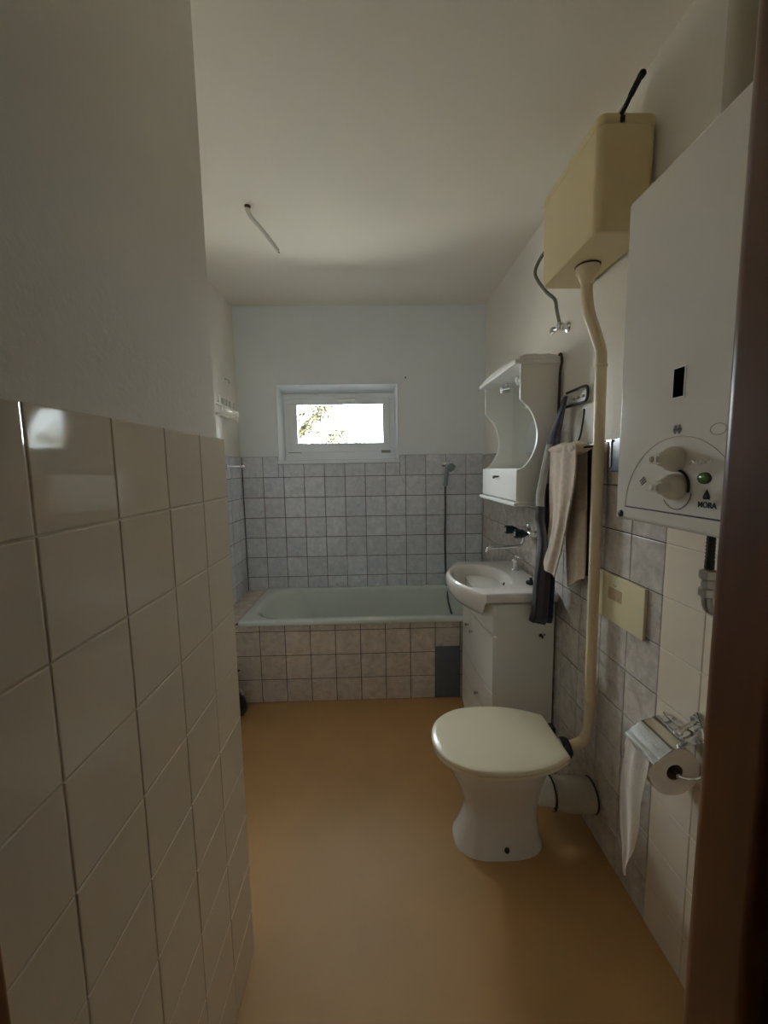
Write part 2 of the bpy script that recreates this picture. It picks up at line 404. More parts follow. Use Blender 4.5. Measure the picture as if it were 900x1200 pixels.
obj('drain', lathe(BM(), [(.001, 0), (.028, 0), (.028, .004), (.02, .006), (.001, .004)], (0.42, cy, .115), Z), 'chrome', tub)

# ------------------------------------------------------------------ hand shower on the back wall
sh = empty('hand_shower', (0.52, 3.0, 1.40), 'grey hand shower in a wall holder above the bath, hose hanging down', 'shower')
b = BM(); lathe(b, [(.022, 0), (.022, .008), (.012, .014), (.010, .04)], (0.515, YB - .001, 1.428), (0, -1, 0)); box(b, (.500, 2.965, 1.418), (.530, 2.982, 1.438), .004)
obj('wall_holder', b, 'chrome', sh)
b = BM(); stube(b, [(.552, 2.945, 1.400), (.540, 2.965, 1.395), (.530, 2.972, 1.37), (.524, 2.976, 1.31), (.518, 2.98, 1.265)], [.012] * 8 + [.014] * 8 + [.0165] * 8 + [.017] * 8 + [.013])
lathe(b, [(.012, -.012), (.03, -.006), (.034, .012), (.03, .016)], (.552, 2.945, 1.402), (.2, -.6, -.5))
obj('handset', b, 'showergrey', sh)
obj('shower_hose', stube(BM(), [(.518, 2.98, 1.262), (.522, 2.988, 1.1), (.520, 2.99, .85), (.526, 2.99, .62), (.530, 2.965, .50), (.535, 2.93, .40), (.56, 2.86, .25), (.5, 2.75, .150), (.38, 2.68, .138)], .0075, 10), 'hose_grey', sh)

# ------------------------------------------------------------------ vanity cabinet
va = empty('vanity_cabinet', (0.66, 2.03, 0), 'white vanity cabinet with doors and a drawer under the washbasin', 'cabinet')
VY0, VY1 = 1.74, 2.32
front = [(0.520, VY0), (0.508, 1.84), (0.500, 1.96), (0.496, 2.08), (0.500, 2.20), (0.508, VY1)]
def fx(y):
    for (xa, ya), (xb_, yb_) in zip(front, front[1:]):
        if y <= yb_: return xa + (xb_ - xa) * (y - ya) / (yb_ - ya)
    return front[-1][0]
b = BM()
prism(b, [(fx(y) + .018, y) for _, y in front] + [(.795, VY1), (.795, VY0)], 'z', 0.0, 0.79, .002)
obj('carcass', b, 'white', va)
def bow(b, y0, y1, z0, z1, t=.018, off=0.0):
    n = 6; ys = [y0 + (y1 - y0) * i / n for i in range(n + 1)]
    prism(b, [(fx(y) - off, y) for y in ys] + [(fx(y) - off + t, y) for y in reversed(ys)], 'z', z0, z1, .0025)
    return b
obj('top_rail', bow(BM(), VY0 + .002, VY1 - .002, .645, .788), 'white', va)
for y0, y1, ky in ((VY0 + .003, 2.066, 2.03), (2.070, VY1 - .003, 2.126)):
    d = obj('door', bow(BM(), y0, y1, .369, .640), 'white', va)
    obj('knob', lathe(BM(), [(.005, 0), (.005, .010), (.009, .016), (.008, .020), (.001, .022)], (fx(ky) + .001, ky, .548), (-1, 0, 0), 12), 'steel', d)
d = obj('drawer', bow(BM(), VY0 + .003, VY1 - .003, .222, .364), 'white', va)
obj('knob', lathe(BM(), [(.005, 0), (.005, .010), (.009, .016), (.008, .020), (.001, .022)], (fx(1.93) + .001, 1.93, .268), (-1, 0, 0), 12), 'steel', d)
obj('plinth', bow(BM(), VY0 + .003, VY1 - .003, .004, .217), 'white', va)
b = BM(); lathe(b, [(.008, 0), (.008, .004), (.003, .006)], (.735, VY0 + .001, .645), (0, -1, 0), 12); tube(b, [(.735, VY0 - .004, .645), (.735, VY0 - .022, .640), (.735, VY0 - .024, .652)], .003, 8)
lathe(b, [(.004, 0), (.004, .003)], (.752, VY0 + .001, .647), (0, -1, 0), 10)
obj('side_hook', b, 'brownmetal', va)

# ------------------------------------------------------------------ washbasin
ba = empty('washbasin', (0.62, 2.04, 0.79), 'white ceramic washbasin with bowed front on top of the vanity cabinet', 'washbasin')
poly = [(.803, 1.722)] + [(.803 - .04 * i, 1.722) for i in range(1, 8)] + [(.482, 1.722)] + [tuple(v[:2]) for v in catmull([(.478, 1.728, 0), (.452, 1.765, 0), (.415, 1.840, 0), (.376, 1.940, 0), (.366, 2.04, 0), (.376, 2.14, 0), (.415, 2.24, 0), (.452, 2.315, 0), (.478, 2.352, 0)], 6)] + \
       [(.482, 2.358)] + [(.803 - .04 * i, 2.358) for i in range(7, 0, -1)] + [(.803, 2.358)] + [(.803, 2.358 - .636 * i / 12) for i in range(1, 12)]
BC = Vector((.535, 2.04, 0))
angs = [math.atan2(p[1] - BC.y, p[0] - BC.x) for p in poly]
def inset(k, z):       # move every outline point toward the bowl centre by k metres
    out = []
    for p in poly:
        d = Vector((p[0], p[1], 0)) - BC; out.append(BC + d * (1 - k / d.length) + Vector((0, 0, z)))
    return out
def oval(rx, ry, z, cx=.535, cy=2.04):
    out = []
    for a in angs:
        c, s = math.cos(a), math.sin(a); rr = 1 / ((abs(c) / rx) ** 2.3 + (abs(s) / ry) ** 2.3) ** (1 / 2.3)
        out.append(Vector((cx + c * rr, cy + s * rr, z)))
    return out
def apron(k, zf, zs):
    out = inset(k, 0)
    for p, q in zip(out, poly):
        t = min(max((.4835 - q[0]) / .012, 0), 1); t = t * t * (3 - 2 * t)
        p.z = zs + (zf - zs) * t
    return out
b = BM()
loft(b, [apron(.09, .722, .796), apron(.035, .735, .797), apron(.012, .762, .800), apron(.002, .790, .806), apron(0, .822, .826), inset(.003, .838), inset(.012, .845),
         oval(.150, .236, .846), oval(.140, .226, .842), oval(.132, .216, .828), oval(.118, .195, .785), oval(.095, .155, .735, .545), oval(.05, .08, .71, .56), oval(.022, .022, .705, .57)])
obj('basin_bowl', b, 'ceramic_pink', ba, smooth=50)
obj('drain', lathe(BM(), [(.001, 0), (.021, 0), (.021, .003), (.012, .004), (.001, .002)], (.57, 2.04, .7052), Z), 'chrome', ba)
b = BM(); lathe(b, [(.008, 0), (.008, .003), (.004, .003)], (.6555, 2.02, .802), (-1, 0, .4), 14)
obj('overflow', b, 'black', ba)

sd = empty('soap_dispenser', (.748, 2.12, .846), 'small chrome soap dispenser standing at the back of the washbasin', 'dispenser')
obj('body', lathe(BM(), [(.001, 0), (.020, 0), (.020, .006), (.016, .01), (.016, .045), (.019, .055), (.014, .062), (.004, .064)], (.748, 2.12, .846), Z), 'chrome', sd)
b = BM(); tube(b, [(.748, 2.12, .908), (.748, 2.12, .925)], .004, 8); tube(b, [(.748, 2.125, .925), (.765, 2.06, .921), (.767, 2.05, .915)], .004, 8)
obj('pump', b, 'chrome', sd)
st = empty('basin_plug', (.735, 1.865, .846), 'black rubber basin plug lying on the back edge of the washbasin', 'plug')
obj('disc', lathe(BM(), [(.001, 0), (.022, 0), (.025, .006), (.023, .012), (.001, .012)], (.735, 1.865, .846), Z), 'black', st)
obj('grip', lathe(BM(), [(.009, .011), (.006, .018), (.008, .027), (.004, .031)], (.735, 1.865, .846), Z, 12), 'black', st)

# ------------------------------------------------------------------ wall tap above the basin
tp = empty('mixer_tap', (.78, 2.0, 1.07), 'chrome wall mixer tap with two dark teal handles above the washbasin', 'tap')
b = BM()
for y in (1.95, 2.10):
    lathe(b, [(.032, 0), (.030, .006), (.018, .012), (.014, .03), (.017, .034), (.017, .045)], (XR - .001, y, 1.072), (-1, 0, 0), 20)
tube(b, [(.755, 1.925, 1.072), (.755, 1.95, 1.072), (.755, 2.02, 1.072), (.755, 2.10, 1.072), (.755, 2.125, 1.072)], [.014, .019, .017, .019, .014], 16)
obj('body', b, 'chrome', tp)
for y in (1.955, 2.095):
    h = obj('handle', lathe(BM(), [(.014, 0), (.016, .008), (.021, .016), (.023, .05), (.020, .056), (.001, .056)], (.738, y, 1.072), (-1, 0, .02), 10), 'teal', tp)
    obj('stem', lathe(BM(), [(.013, -.02), (.013, .004)], (.738, y, 1.072), (-1, 0, 0), 14), 'chrome', h)
    obj('button', lathe(BM(), [(.012, .055), (.010, .059), (.001, .060)], (.738, y, 1.072), (-1, 0, .02), 14), 'chrome', h)
obj('spout', stube(BM(), [(.755, 2.025, 1.065), (.755, 2.025, 1.035), (.748, 2.026, 1.010), (.725, 2.028, .999), (.66, 2.03, .995), (.60, 2.03, .993), (.575, 2.03, .988), (.567, 2.03, .968)], .0095, 12), 'chrome', tp)

# ------------------------------------------------------------------ mirror cabinet
mc = empty('mirror_cabinet', (.72, 2.066, 1.22), 'white bathroom mirror cabinet with scalloped sides and bottom compartment above the washbasin', 'cabinet')
CY0, CY1 = 1.783, 2.350
side = [(.804, 1.243), (.804, 1.84), (.637, 1.84), (.637, 1.693), (.650, 1.682)] + \
       [(v.x, v.y) for v in catmull([(.662, 1.672, 0), (.692, 1.632, 0), (.712, 1.575, 0), (.716, 1.532, 0), (.708, 1.480, 0), (.684, 1.430, 0), (.655, 1.396, 0)], 5)] + [(.637, 1.390), (.637, 1.243)]
for y in (CY0, CY1 - .016):
    obj('side_panel', prism(BM(), side, 'y', y, y + .016, .002), 'white', mc)
obj('back_panel', box(BM(), (.797, CY0 + .016, 1.39), (.804, CY1 - .016, 1.84)), 'white', mc)
obj('mirror', box(BM(), (.791, CY0 + .017, 1.392), (.797, CY1 - .017, 1.838)), 'mirror', mc, smooth=0)
b = BM(); box(b, (.640, CY0 + .016, 1.380), (.797, CY1 - .016, 1.392)); box(b, (.640, CY0 + .016, 1.245), (.797, CY1 - .016, 1.257))
obj('shelf', b, 'white', mc)
f = obj('flap_door', box(BM(), (.627, CY0 + .003, 1.250), (.638, CY1 - .003, 1.389), .002), 'white', mc)
obj('pull_handle', stube(BM(), [(.628, 2.045, 1.354), (.612, 2.048, 1.352), (.608, 2.066, 1.346), (.612, 2.084, 1.352), (.628, 2.087, 1.354)], .004, 8), 'brownmetal', f)
obj('bottom_ledge', box(BM(), (.612, CY0 - .014, 1.226), (.804, CY1 + .014, 1.243), .004), 'white', mc)
b = BM(); box(b, (.606, CY0 - .014, 1.838), (.804, CY1 + .014, 1.858), .004)
prism(b, [(.625, 1.858), (.625, 1.866), (.655, 1.876), (.700, 1.879), (.715, 1.873), (.745, 1.880), (.785, 1.874), (.800, 1.858)], 'y', CY0 - .012, CY0 + .004, .002)
prism(b, [(1.79, 1.857), (1.85, 1.866), (1.95, 1.868), (2.066, 1.874), (2.18, 1.868), (2.28, 1.866), (2.34, 1.857)], 'x', .608, .622, .002)
obj('cornice', b, 'white', mc)
for y in (1.93, 2.16):
    b = BM(); lathe(b, [(.018, 0), (.018, .008), (.006, .010), (.006, .03)], (.70, y, 1.838), (0, 0, -1), 16)
    lathe(b, [(.011, -.022), (.018, -.016), (.02, .0), (.022, .026), (.019, .027), (.014, .02)], (.695, y, 1.803), (-1, 0, -.12), 18)
    s_ = obj('spot_light', b, 'chrome', mc)
    obj('bulb', lathe(BM(), [(.012, .018), (.016, .024), (.010, .029), (.001, .030)], (.695, y, 1.803), (-1, 0, -.12), 14), 'whiteplastic', s_)
obj('power_cord', stube(BM(), [(.797, 1.776, 1.872), (.799, 1.764, 1.874), (.800, 1.755, 1.84), (.800, 1.768, 1.80), (.800, 1.772, 1.70), (.800, 1.774, 1.55), (.800, 1.77, 1.40)], .005, 8), 'brownwire', mc)

# ------------------------------------------------------------------ wire rack with towel and clothes
rk = empty('towel_rack', (.79, 1.60, 1.65), 'black wire wall rack behind the flush pipe holding towel and clothes', 'rack')
obj('back_plate', box(BM(), (.806, 1.545, 1.645), (.8175, 1.70, 1.692), .002), 'whiteplastic', rk)
for y in (1.575, 1.61, 1.645): obj('hook', lathe(BM(), [(.006, 0), (.006, .006), (.001, .007)], (.8065, y, 1.668), (-1, 0, 0), 10), 'faint', rk)
b = BM()
stube(b, [(.80, 1.70, 1.700), (.797, 1.62, 1.700), (.797, 1.55, 1.700), (.797, 1.532, 1.692), (.797, 1.527, 1.672), (.797, 1.532, 1.652), (.797, 1.55, 1.643), (.797, 1.62, 1.643), (.797, 1.70, 1.643)], .0055, 8)
obj('wire_loop', b, 'black', rk)
b = BM(); stube(b, [(.800, 1.555, 1.615), (.795, 1.545, 1.60), (.775, 1.525, 1.52), (.745, 1.50, 1.472)], .0035, 8); tube(b, [(.745, 1.385, 1.468), (.745, 1.76, 1.468)], .004, 8)
stube(b, [(.806, 1.755, 1.472), (.77, 1.757, 1.468), (.745, 1.75, 1.468)], .004, 8)
obj('wire_arm', b, 'black', rk)

def sheet(b, left, right, x0, amp, n, ph=0.0, m=28, rows=24, thick=.006, lean=0.0, edge=0.0):
    """hanging cloth between a left and a right edge curve (y, z); folds are waves in x"""
    Lc = catmull([(0, y, z) for y, z in left], 10); Rc = catmull([(0, y, z) for y, z in right], 10)
    def at(c, t):
        f_ = t * (len(c) - 1); i = min(int(f_), len(c) - 2); return c[i].lerp(c[i + 1], f_ - i)
    F, Bk = [], []
    for r in range(rows + 1):
        t = r / rows; a, c = at(Lc, t), at(Rc, t); fr_, bk = [], []
        for k in range(m + 1):
            s = k / m; p = a.lerp(c, s)
            w = amp * (.35 + .65 * t) * math.sin(2 * PI * n * s + ph + .8 * t) + .3 * amp * math.sin(2 * PI * n * 2.3 * s + 2 * ph - 1.5 * t)
            p.x = x0 + lean * t + w
            p.z += .004 * math.sin(9 * s + ph) * t
            fr_.append(Vector((p.x - thick / 2, p.y, p.z))); bk.append(Vector((p.x + thick / 2, p.y, p.z)))
        F.append(fr_ + bk[::-1])
    loft(b, F)
    return b
tw = empty('towel', (.74, 1.56, .93), 'beige towel folded over the wire rack beside the flush pipe', 'towel')
b = BM()
sheet(b, [(1.625, 1.474), (1.62, 1.30), (1.60, 1.10), (1.575, .915)], [(1.462, 1.474), (1.455, 1.30), (1.450, 1.12), (1.455, .985)], .765, .006, 1.0, .6)
sheet(b, [(1.650, 1.478), (1.665, 1.38), (1.672, 1.22), (1.668, 1.055)], [(1.56, 1.478), (1.60, 1.30), (1.60, 1.15), (1.60, 1.06)], .735, .006, 1.2, 1.5, m=16)
sheet(b, [(1.630, 1.478), (1.635, 1.32), (1.625, 1.18), (1.665, 1.07), (1.722, 1.000)], [(1.425, 1.478), (1.430, 1.36), (1.475, 1.22), (1.525, 1.08), (1.585, .955)], .710, .008, 1.15, 0.2)
for y0, y1, x0, x1 in ((1.435, 1.640, .708, .768),):   # the rolled fold over the bar
    ys = [y0 + (y1 - y0) * k / 24 for k in range(25)]
    loops = []
    for k, y in enumerate(ys):
        e_ = min(1, .25 + min(k, 24 - k) / 4) ** .5
        w = .0025 * math.sin(k * .55) + .001 * math.sin(k * 1.7)
        loops.append([((x0 + x1) / 2 + (.034 + w * .6) * math.cos(a), y, 1.467 + (.023 + w) * e_ * math.sin(a)) for a in [2 * PI * i / 16 for i in range(16)]])
    loft(b, loops)
obj('towel_cloth', b, 'towel', tw, smooth=60)

# dark clothes hung behind the towel
b = sheet(BM(), [(1.55, 1.462), (1.54, 1.25), (1.53, 1.0)], [(1.428, 1.462), (1.424, 1.25), (1.426, .99)], .790, .005, 1.5, .3, m=14)
obj('hanging_cloth', b, 'navy', smooth=60, origin=(.786, 1.43, .99), label='narrow dark navy cloth hanging between the beige towel and the flush pipe', cat='cloth')

# long dark garment hanging from the rack in front of the mirror cabinet
gm = empty('hanging_garment', (.71, 1.66, .74), 'long dark grey and navy garment hanging from the wire rack beside the washbasin', 'garment')
prof = [(1.685, .778, .794), (1.643, .762, .787), (1.559, .733, .773), (1.492, .711, .766), (1.424, .696, .762), (1.355, .684, .758), (1.286, .672, .750), (1.216, .664, .742), (1.180, .662, .738), (1.145, .672, .738), (1.072, .680, .744),
        (1.0, .672, .756), (.928, .664, .764), (.86, .659, .764), (.80, .656, .762), (.768, .654, .762), (.748, .648, .760), (.736, .646, .756)]
fine = catmull([(z, a + (.014 if z < 1.25 else .004), c) for z, a, c in prof], 3)
NS = 40; loops = []
for i, p in enumerate(fine):
    z, a, c = p; hx = (c - a) / 2; mx_ = (a + c) / 2; t = i / len(fine)
    hy = .012 + .026 * min(t * 2.2, 1)
    loops.append([(mx_ + hx * math.cos(q) * (1 + .03 * math.sin(5 * q + 3 * t)), 1.682 - hy * math.sin(q) * (1 + .22 * math.sin(6 * q + 4 * t) + .12 * math.sin(11 * q - 3 * t)), z) for q in [2 * PI * k / NS for k in range(NS)]])
def piece(z, s):        # s: 0 at the left (room side) edge, 1 at the wall side
    if z > 1.50: return 'strap'
    if z > 1.245: return 'lining' if s < .30 else ('panel' if z > 1.355 else 'navy_fold')
    if z > 1.07: return 'chest'
    if z < .765: return 'hem'
    return 'navy_side' if s > .66 else 'body'
acc = {}
for r, (la, lb) in enumerate(zip(loops, loops[1:])):
    for k in range(NS):
        k2 = (k + 1) % NS; q = 2 * PI * (k + .5) / NS
        acc.setdefault(piece(la[0][2], (1 + math.cos(q)) / 2), []).append((la[k], la[k2], lb[k2], lb[k]))
for nm, mt, lb_ in (('strap', 'violet', 'grey violet gathered shoulder strap'), ('lining', 'palecloth', 'pale grey lining edge'), ('panel', 'violet', 'light grey panel'), ('navy_fold', 'navy', 'navy blue fold'), ('navy_side', 'navy', 'navy blue side'), ('chest', 'charcoal', None), ('body', 'charcoal', None), ('hem', 'darkgap', 'black hem')):
    b = BM()
    for q in acc.get(nm, []): b.faces.new([b.verts.new(p) for p in q])
    if nm == 'hem': b.faces.new([b.verts.new(p) for p in loops[-1]])
    if nm == 'strap': b.faces.new([b.verts.new(p) for p in loops[0]])
    bmesh.ops.remove_doubles(b, verts=b.verts[:], dist=1e-5)
    o = obj(nm, b, mt, gm, smooth=70)
    if lb_: o['label'] = lb_

# ------------------------------------------------------------------ toilet
to = empty('toilet', (.44, 1.40, 0), 'white ceramic toilet with closed cream lid standing by the right wall', 'toilet')
def egg(cx, rx, ry, z, cy=1.402, p=2.2, n=40):
    out = []
    for k in range(n):
        a = 2 * PI * k / n; c, s = math.cos(a), math.sin(a)
        out.append((cx + rx * math.copysign(abs(c) ** (2 / p), c), cy + ry * math.copysign(abs(s) ** (2 / p), s), z))
    return out
b = BM()
loft(b, [egg(.440, .165, .106, 0, p=2.8), egg(.440, .163, .104, .012, p=2.8), egg(.444, .150, .094, .045, p=2.7), egg(.452, .136, .084, .11, p=2.6), egg(.455, .138, .086, .16, p=2.5), egg(.452, .150, .100, .205, p=2.4),
         egg(.446, .164, .116, .25), egg(.438, .182, .136, .30), egg(.432, .198, .152, .345), egg(.430, .204, .157, .372), egg(.430, .202, .155, .380), egg(.424, .17, .125, .380), egg(.430, .15, .105, .33), egg(.45, .08, .06, .2)])
pan = obj('pan', b, 'ceramic', to, smooth=60)
b = BM(); stube(b, [(.53, 1.402, .20), (.60, 1.402, .185), (.66, 1.402, .170)], .052, 20)
obj('outlet_horn', b, 'ceramic', to)
b = BM(); stube(b, [(.60, 1.395, .33), (.645, 1.388, .355), (.685, 1.380, .368)], [.042] * 8 + [.034] * 8 + [.030], 20)
obj('inlet_spigot', b, 'ceramic', to)
for y in (1.402 - .095, 1.402 + .095):
    obj('floor_bolt', lathe(BM(), [(.010, 0), (.010, .004), (.007, .009), (.001, .011)], (.450, y, .034), (0, math.copysign(1, y - 1.402), .25), 12), 'brownmetal', to)
halfs = [(.655, .118), (.640, .128), (.605, .148), (.555, .168), (.50, .182), (.44, .188), (.38, .187), (.32, .176), (.27, .150), (.232, .116), (.207, .074), (.196, .034)]
out2 = [(x_, 1.395 + w) for x_, w in halfs] + [(.193, 1.395)] + [(x_, 1.395 - w) for x_, w in reversed(halfs)]
edge = [Vector((x_, y_, 0)) for x_, y_ in out2]
edge = catmull([tuple(v) for v in edge], 4)
# rear edge nearly straight
n_r = 8; edge += [edge[-1].lerp(edge[0], k / n_r) for k in range(1, n_r)]
cen = Vector((.43, 1.395, 0))
def lid_loop(k, z, dome=0.0):
    return [cen + (p - cen) * k + Vector((0, 0, z)) for p in edge]
b = BM(); loft(b, [lid_loop(.97, .382), lid_loop(.985, .384), lid_loop(.985, .393), lid_loop(.97, .396)])
obj('seat_ring', b, 'seat', to, smooth=60)
b = BM(); loft(b, [lid_loop(.98, .396), lid_loop(.998, .399), lid_loop(1.0, .405), lid_loop(.992, .411), lid_loop(.97, .4145), lid_loop(.9, .4175), lid_loop(.7, .420), lid_loop(.4, .4215), lid_loop(.12, .422)])
obj('lid', b, 'seat', to, smooth=60)
for y in (1.33, 1.46): obj('hinge', box(BM(), (.655, y - .018, .374), (.680, y + .018, .402), .005), 'black', to)

wpipe = empty('waste_pipe', (.73, 1.402, .11), 'white waste pipe running from the toilet outlet into the right wall', 'pipe')
obj('pipe', stube(BM(), [(.648, 1.402, .172), (.70, 1.402, .165), (.76, 1.402, .158), (XR + .002, 1.402, .155)], [.060] * 8 + [.062] * 8 + [.060] * 8 + [.060], 24), 'dirty', wpipe)
b = BM(); lathe(b, [(.061, -.004), (.0635, 0), (.061, .004)], (XR - .006, 1.402, .155), X, 24)
obj('wall_seal', b, 'brownmetal', wpipe)
b = BM(); lathe(b, [(.054, 0), (.0625, .001), (.0625, .005), (.054, .006)], (.643, 1.402, .172), X, 24)
obj('rubber_collar', b, 'darkgap', wpipe)

# ------------------------------------------------------------------ cistern, flush pipe, supply hose
ci = empty('cistern', (.73, 1.41, 2.065), 'yellowed plastic high-level toilet cistern with flush lever near the ceiling', 'cistern')
b = BM(); ccx, ccy = .7245, 1.412
loft(b, [rrect(ccx + .004, ccy, .072, .178, .020, 2.064, 5), rrect(ccx, ccy, .079, .186, .022, 2.068, 5), rrect(ccx, ccy, .082, .189, .022, 2.078, 5), rrect(ccx, ccy, .0825, .1905, .020, 2.335, 5), rrect(ccx, ccy, .0825, .1905, .020, 2.345, 5)])
obj('tank', b, 'cistern', ci, smooth=40)
b = BM(); loft(b, [rrect(ccx, ccy, .0805, .1885, .02, 2.3445, 5), rrect(ccx, ccy, .083, .191, .02, 2.3465, 5), rrect(ccx, ccy, .083, .191, .02, 2.370, 5), rrect(ccx, ccy, .080, .188, .02, 2.375, 5)])
obj('lid', b, 'cistern', ci, smooth=40)
b = BM(); stube(b, [(.703, 1.30, 2.368), (.703, 1.222, 2.372), (.702, 1.18, 2.384), (.702, 1.138, 2.397)], [.006] * 16 + [.0075] * 9, 10); lathe(b, [(.006, 0), (.009, .003), (.009, .013), (.007, .016)], (.702, 1.128, 2.395), (0, 1, 0), 12)
box(b, (.697, 1.212, 2.345), (.709, 1.219, 2.362), .002)
obj('flush_lever', b, 'brownmetal', ci)
fp = empty('flush_pipe', (.765, 1.38, .40), 'cream flush pipe running down the wall from the cistern to the toilet', 'pipe')
path = [(.722, 1.415, 2.050), (.722, 1.416, 2.02), (.724, 1.418, 1.975), (.733, 1.416, 1.915), (.752, 1.405, 1.845), (.765, 1.396, 1.79), (.768, 1.392, 1.74), (.768, 1.388, 1.50), (.768, 1.384, 1.2), (.768, 1.380, .9), (.768, 1.376, .60), (.768, 1.374, .50), (.764, 1.374, .44), (.748, 1.375, .400), (.722, 1.377, .383), (.700, 1.379, .374)]
obj('pipe', stube(BM(), path, .0185, 18, 6), 'cream', fp)
obj('funnel', lathe(BM(), [(.019, -.062), (.022, -.05), (.028, -.035), (.036, -.02), (.038, -.002), (.030, .0)], (.722, 1.414, 2.064), (0, 0, 1), 24), 'cream', fp)
b = BM(); lathe(b, [(.0392, -.004), (.0400, 0), (.036, .0015)], (.722, 1.414, 2.0625), (0, 0, 1), 24)
obj('washer', b, 'brownwire', fp)
for c_ in ((.768, 1.3915, 1.735), (.768, 1.375, .545)):
    obj('coupling', lathe(BM(), [(.0188, -.006), (.0205, -.004), (.0205, .004), (.0188, .006)], c_, Z, 18), 'cream', fp)
b = BM(); lathe(b, [(.021, -.014), (.030, -.012), (.037, .004), (.037, .012), (.033, .016)], (.690, 1.380, .3705), (-1, .05, -.25), 20)
obj('rubber_cone', b, 'black', fp)
vh = empty('supply_valve', (.79, 1.755, 1.985), 'chrome angle valve on the right wall with grey hose up to the cistern', 'valve')
b = BM(); lathe(b, [(.024, 0), (.022, .005), (.012, .010), (.012, .035)], (XR + TD, 1.748, 1.978), (-1, 0, 0), 18); lathe(b, [(.013, -.016), (.015, 0), (.011, .016)], (.785, 1.748, 1.98), Z, 14)
obj('valve_body', b, 'chrome', vh)
b = BM(); tube(b, [(.785, 1.75, 1.976), (.778, 1.785, 1.978)], .008, 10); box(b, (.768, 1.782, 1.966), (.784, 1.812, 1.992), .004)
obj('valve_tap', b, 'steel', vh)
obj('braided_hose', stube(BM(), [(.782, 1.748, 1.993), (.772, 1.754, 2.045), (.758, 1.745, 2.085), (.738, 1.782, 2.13), (.72, 1.845, 2.21), (.715, 1.85, 2.25), (.72, 1.80, 2.278), (.725, 1.72, 2.285), (.728, 1.64, 2.28), (.73, 1.604, 2.278)], .007, 12), 'cable', vh)

# ------------------------------------------------------------------ gas water heater
wh = empty('water_heater', (.70, .811, 1.274), 'white wall-mounted gas water heater with two cream knobs beside the door', 'heater')
HX, HY0, HY1, HZ0, HZ1 = .600, .625, .997, 1.274, 2.003
obj('casing', box(BM(), (HX, HY0, HZ0), (XR - .012, HY1, HZ1), .010, 3), 'heater', wh)
for z in (HZ0 + .08, HZ1 - .12): obj('wall_bracket', box(BM(), (XR - .013, HY0 + .06, z), (XR - .0003 if z < 1.4 else XR + TD - .0005, HY1 - .06, z + .04)), 'darkgap', wh)
w = obj('sight_window', box(BM(), (HX - .0015, .786, 1.534), (HX + .002, .818, 1.5955), .002), 'whiteplastic', wh)
obj('dark_opening', box(BM(), (HX - .0025, .790, 1.537), (HX - .0005, .8165, 1.592), .0005), 'hole', w)
# control panel outline: half ellipse over a dark seam
def ring(b, pts, r, n=6): return tube(b, pts, r, n)
half = [(HX - .0004, .797 + .158 * math.cos(a), 1.307 + .153 * math.sin(a)) for a in [PI * k / 40 for k in range(41)]]
b = ring(BM(), half, .0006)
obj('panel_outline', b, 'faint', wh)
obj('panel_seam', box(BM(), (HX - .0008, .626, 1.3055), (HX + .001, .955, 1.3085)), 'darkgap', wh)
def knob(y, z, r, dark):
    b = BM(); lathe(b, [(r, 0), (r * 1.06, .002), (r * 1.06, .012), (r * .96, .018), (r * .72, .026), (r * .56, .036), (r * .3, .040)], (HX, y, z), (-1, 0, 0), 26)
    # grip bar with pointed end toward the room
    prism(b, [(y + r * 1.25, z - .001), (y + r * .55, z + r * .42), (y - r * .75, z + r * .36), (y - r * .75, z - r * .36), (y + r * .55, z - r * .42)], 'x', HX - .052, HX - .022, .003)
    k = obj('knob', b, 'knob', wh)
    lathe_b = lathe(BM(), [(.006, 0), (.006, .002), (.001, .0025)], (HX - .0515, y - .002, z), (-1, 0, 0), 14)
    obj('cap', lathe_b, 'label' if dark else 'whiteplastic', k)
    return k
knob(.797, 1.416, .0235, True); knob(.794, 1.361, .0245, False)
b = BM(); tube(b, [(HX - .002, .794 + .034 * math.cos(a), 1.360 + .034 * math.sin(a)) for a in [PI * .42 + PI * .66 * k / 16 for k in range(17)]], .0026, 6)
obj('dial_scale', b, 'ink', wh)
b = BM(); tube(b, [(HX - .0006, .794 + .040 * math.cos(a), 1.356 + .040 * math.sin(a)) for a in [PI * 1.05 + PI * .75 * k / 16 for k in range(17)]], .001, 6)
obj('dial_mark', b, 'greyink', wh)
b = BM(); loft(b, [[(HX - d, .726 + ry * math.cos(a), 1.380 + .009 * (ry / .013) * math.sin(a)) for a in [2 * PI * k / 20 for k in range(20)]] for d, ry in ((-.001, .013), (.003, .013), (.005, .009), (.006, .002))])
obj('indicator_lamp', b, 'greenled', wh)
b = BM(); loft(b, [[(HX - d, .726 + ry * math.cos(a), 1.380 + .0095 * (ry / .0135) * math.sin(a)) for a in [2 * PI * k / 20 for k in range(20)]] for d, ry in ((-.001, .0155), (.002, .0155), (.002, .013))])
obj('lamp_ring', b, 'ink', wh)
obj('corner_screw', lathe(BM(), [(.0085, -.001), (.0085, .003), (.006, .0045), (.001, .0045)], (HX, .971, 1.288), (-1, 0, 0), 18), 'brownmetal', wh)
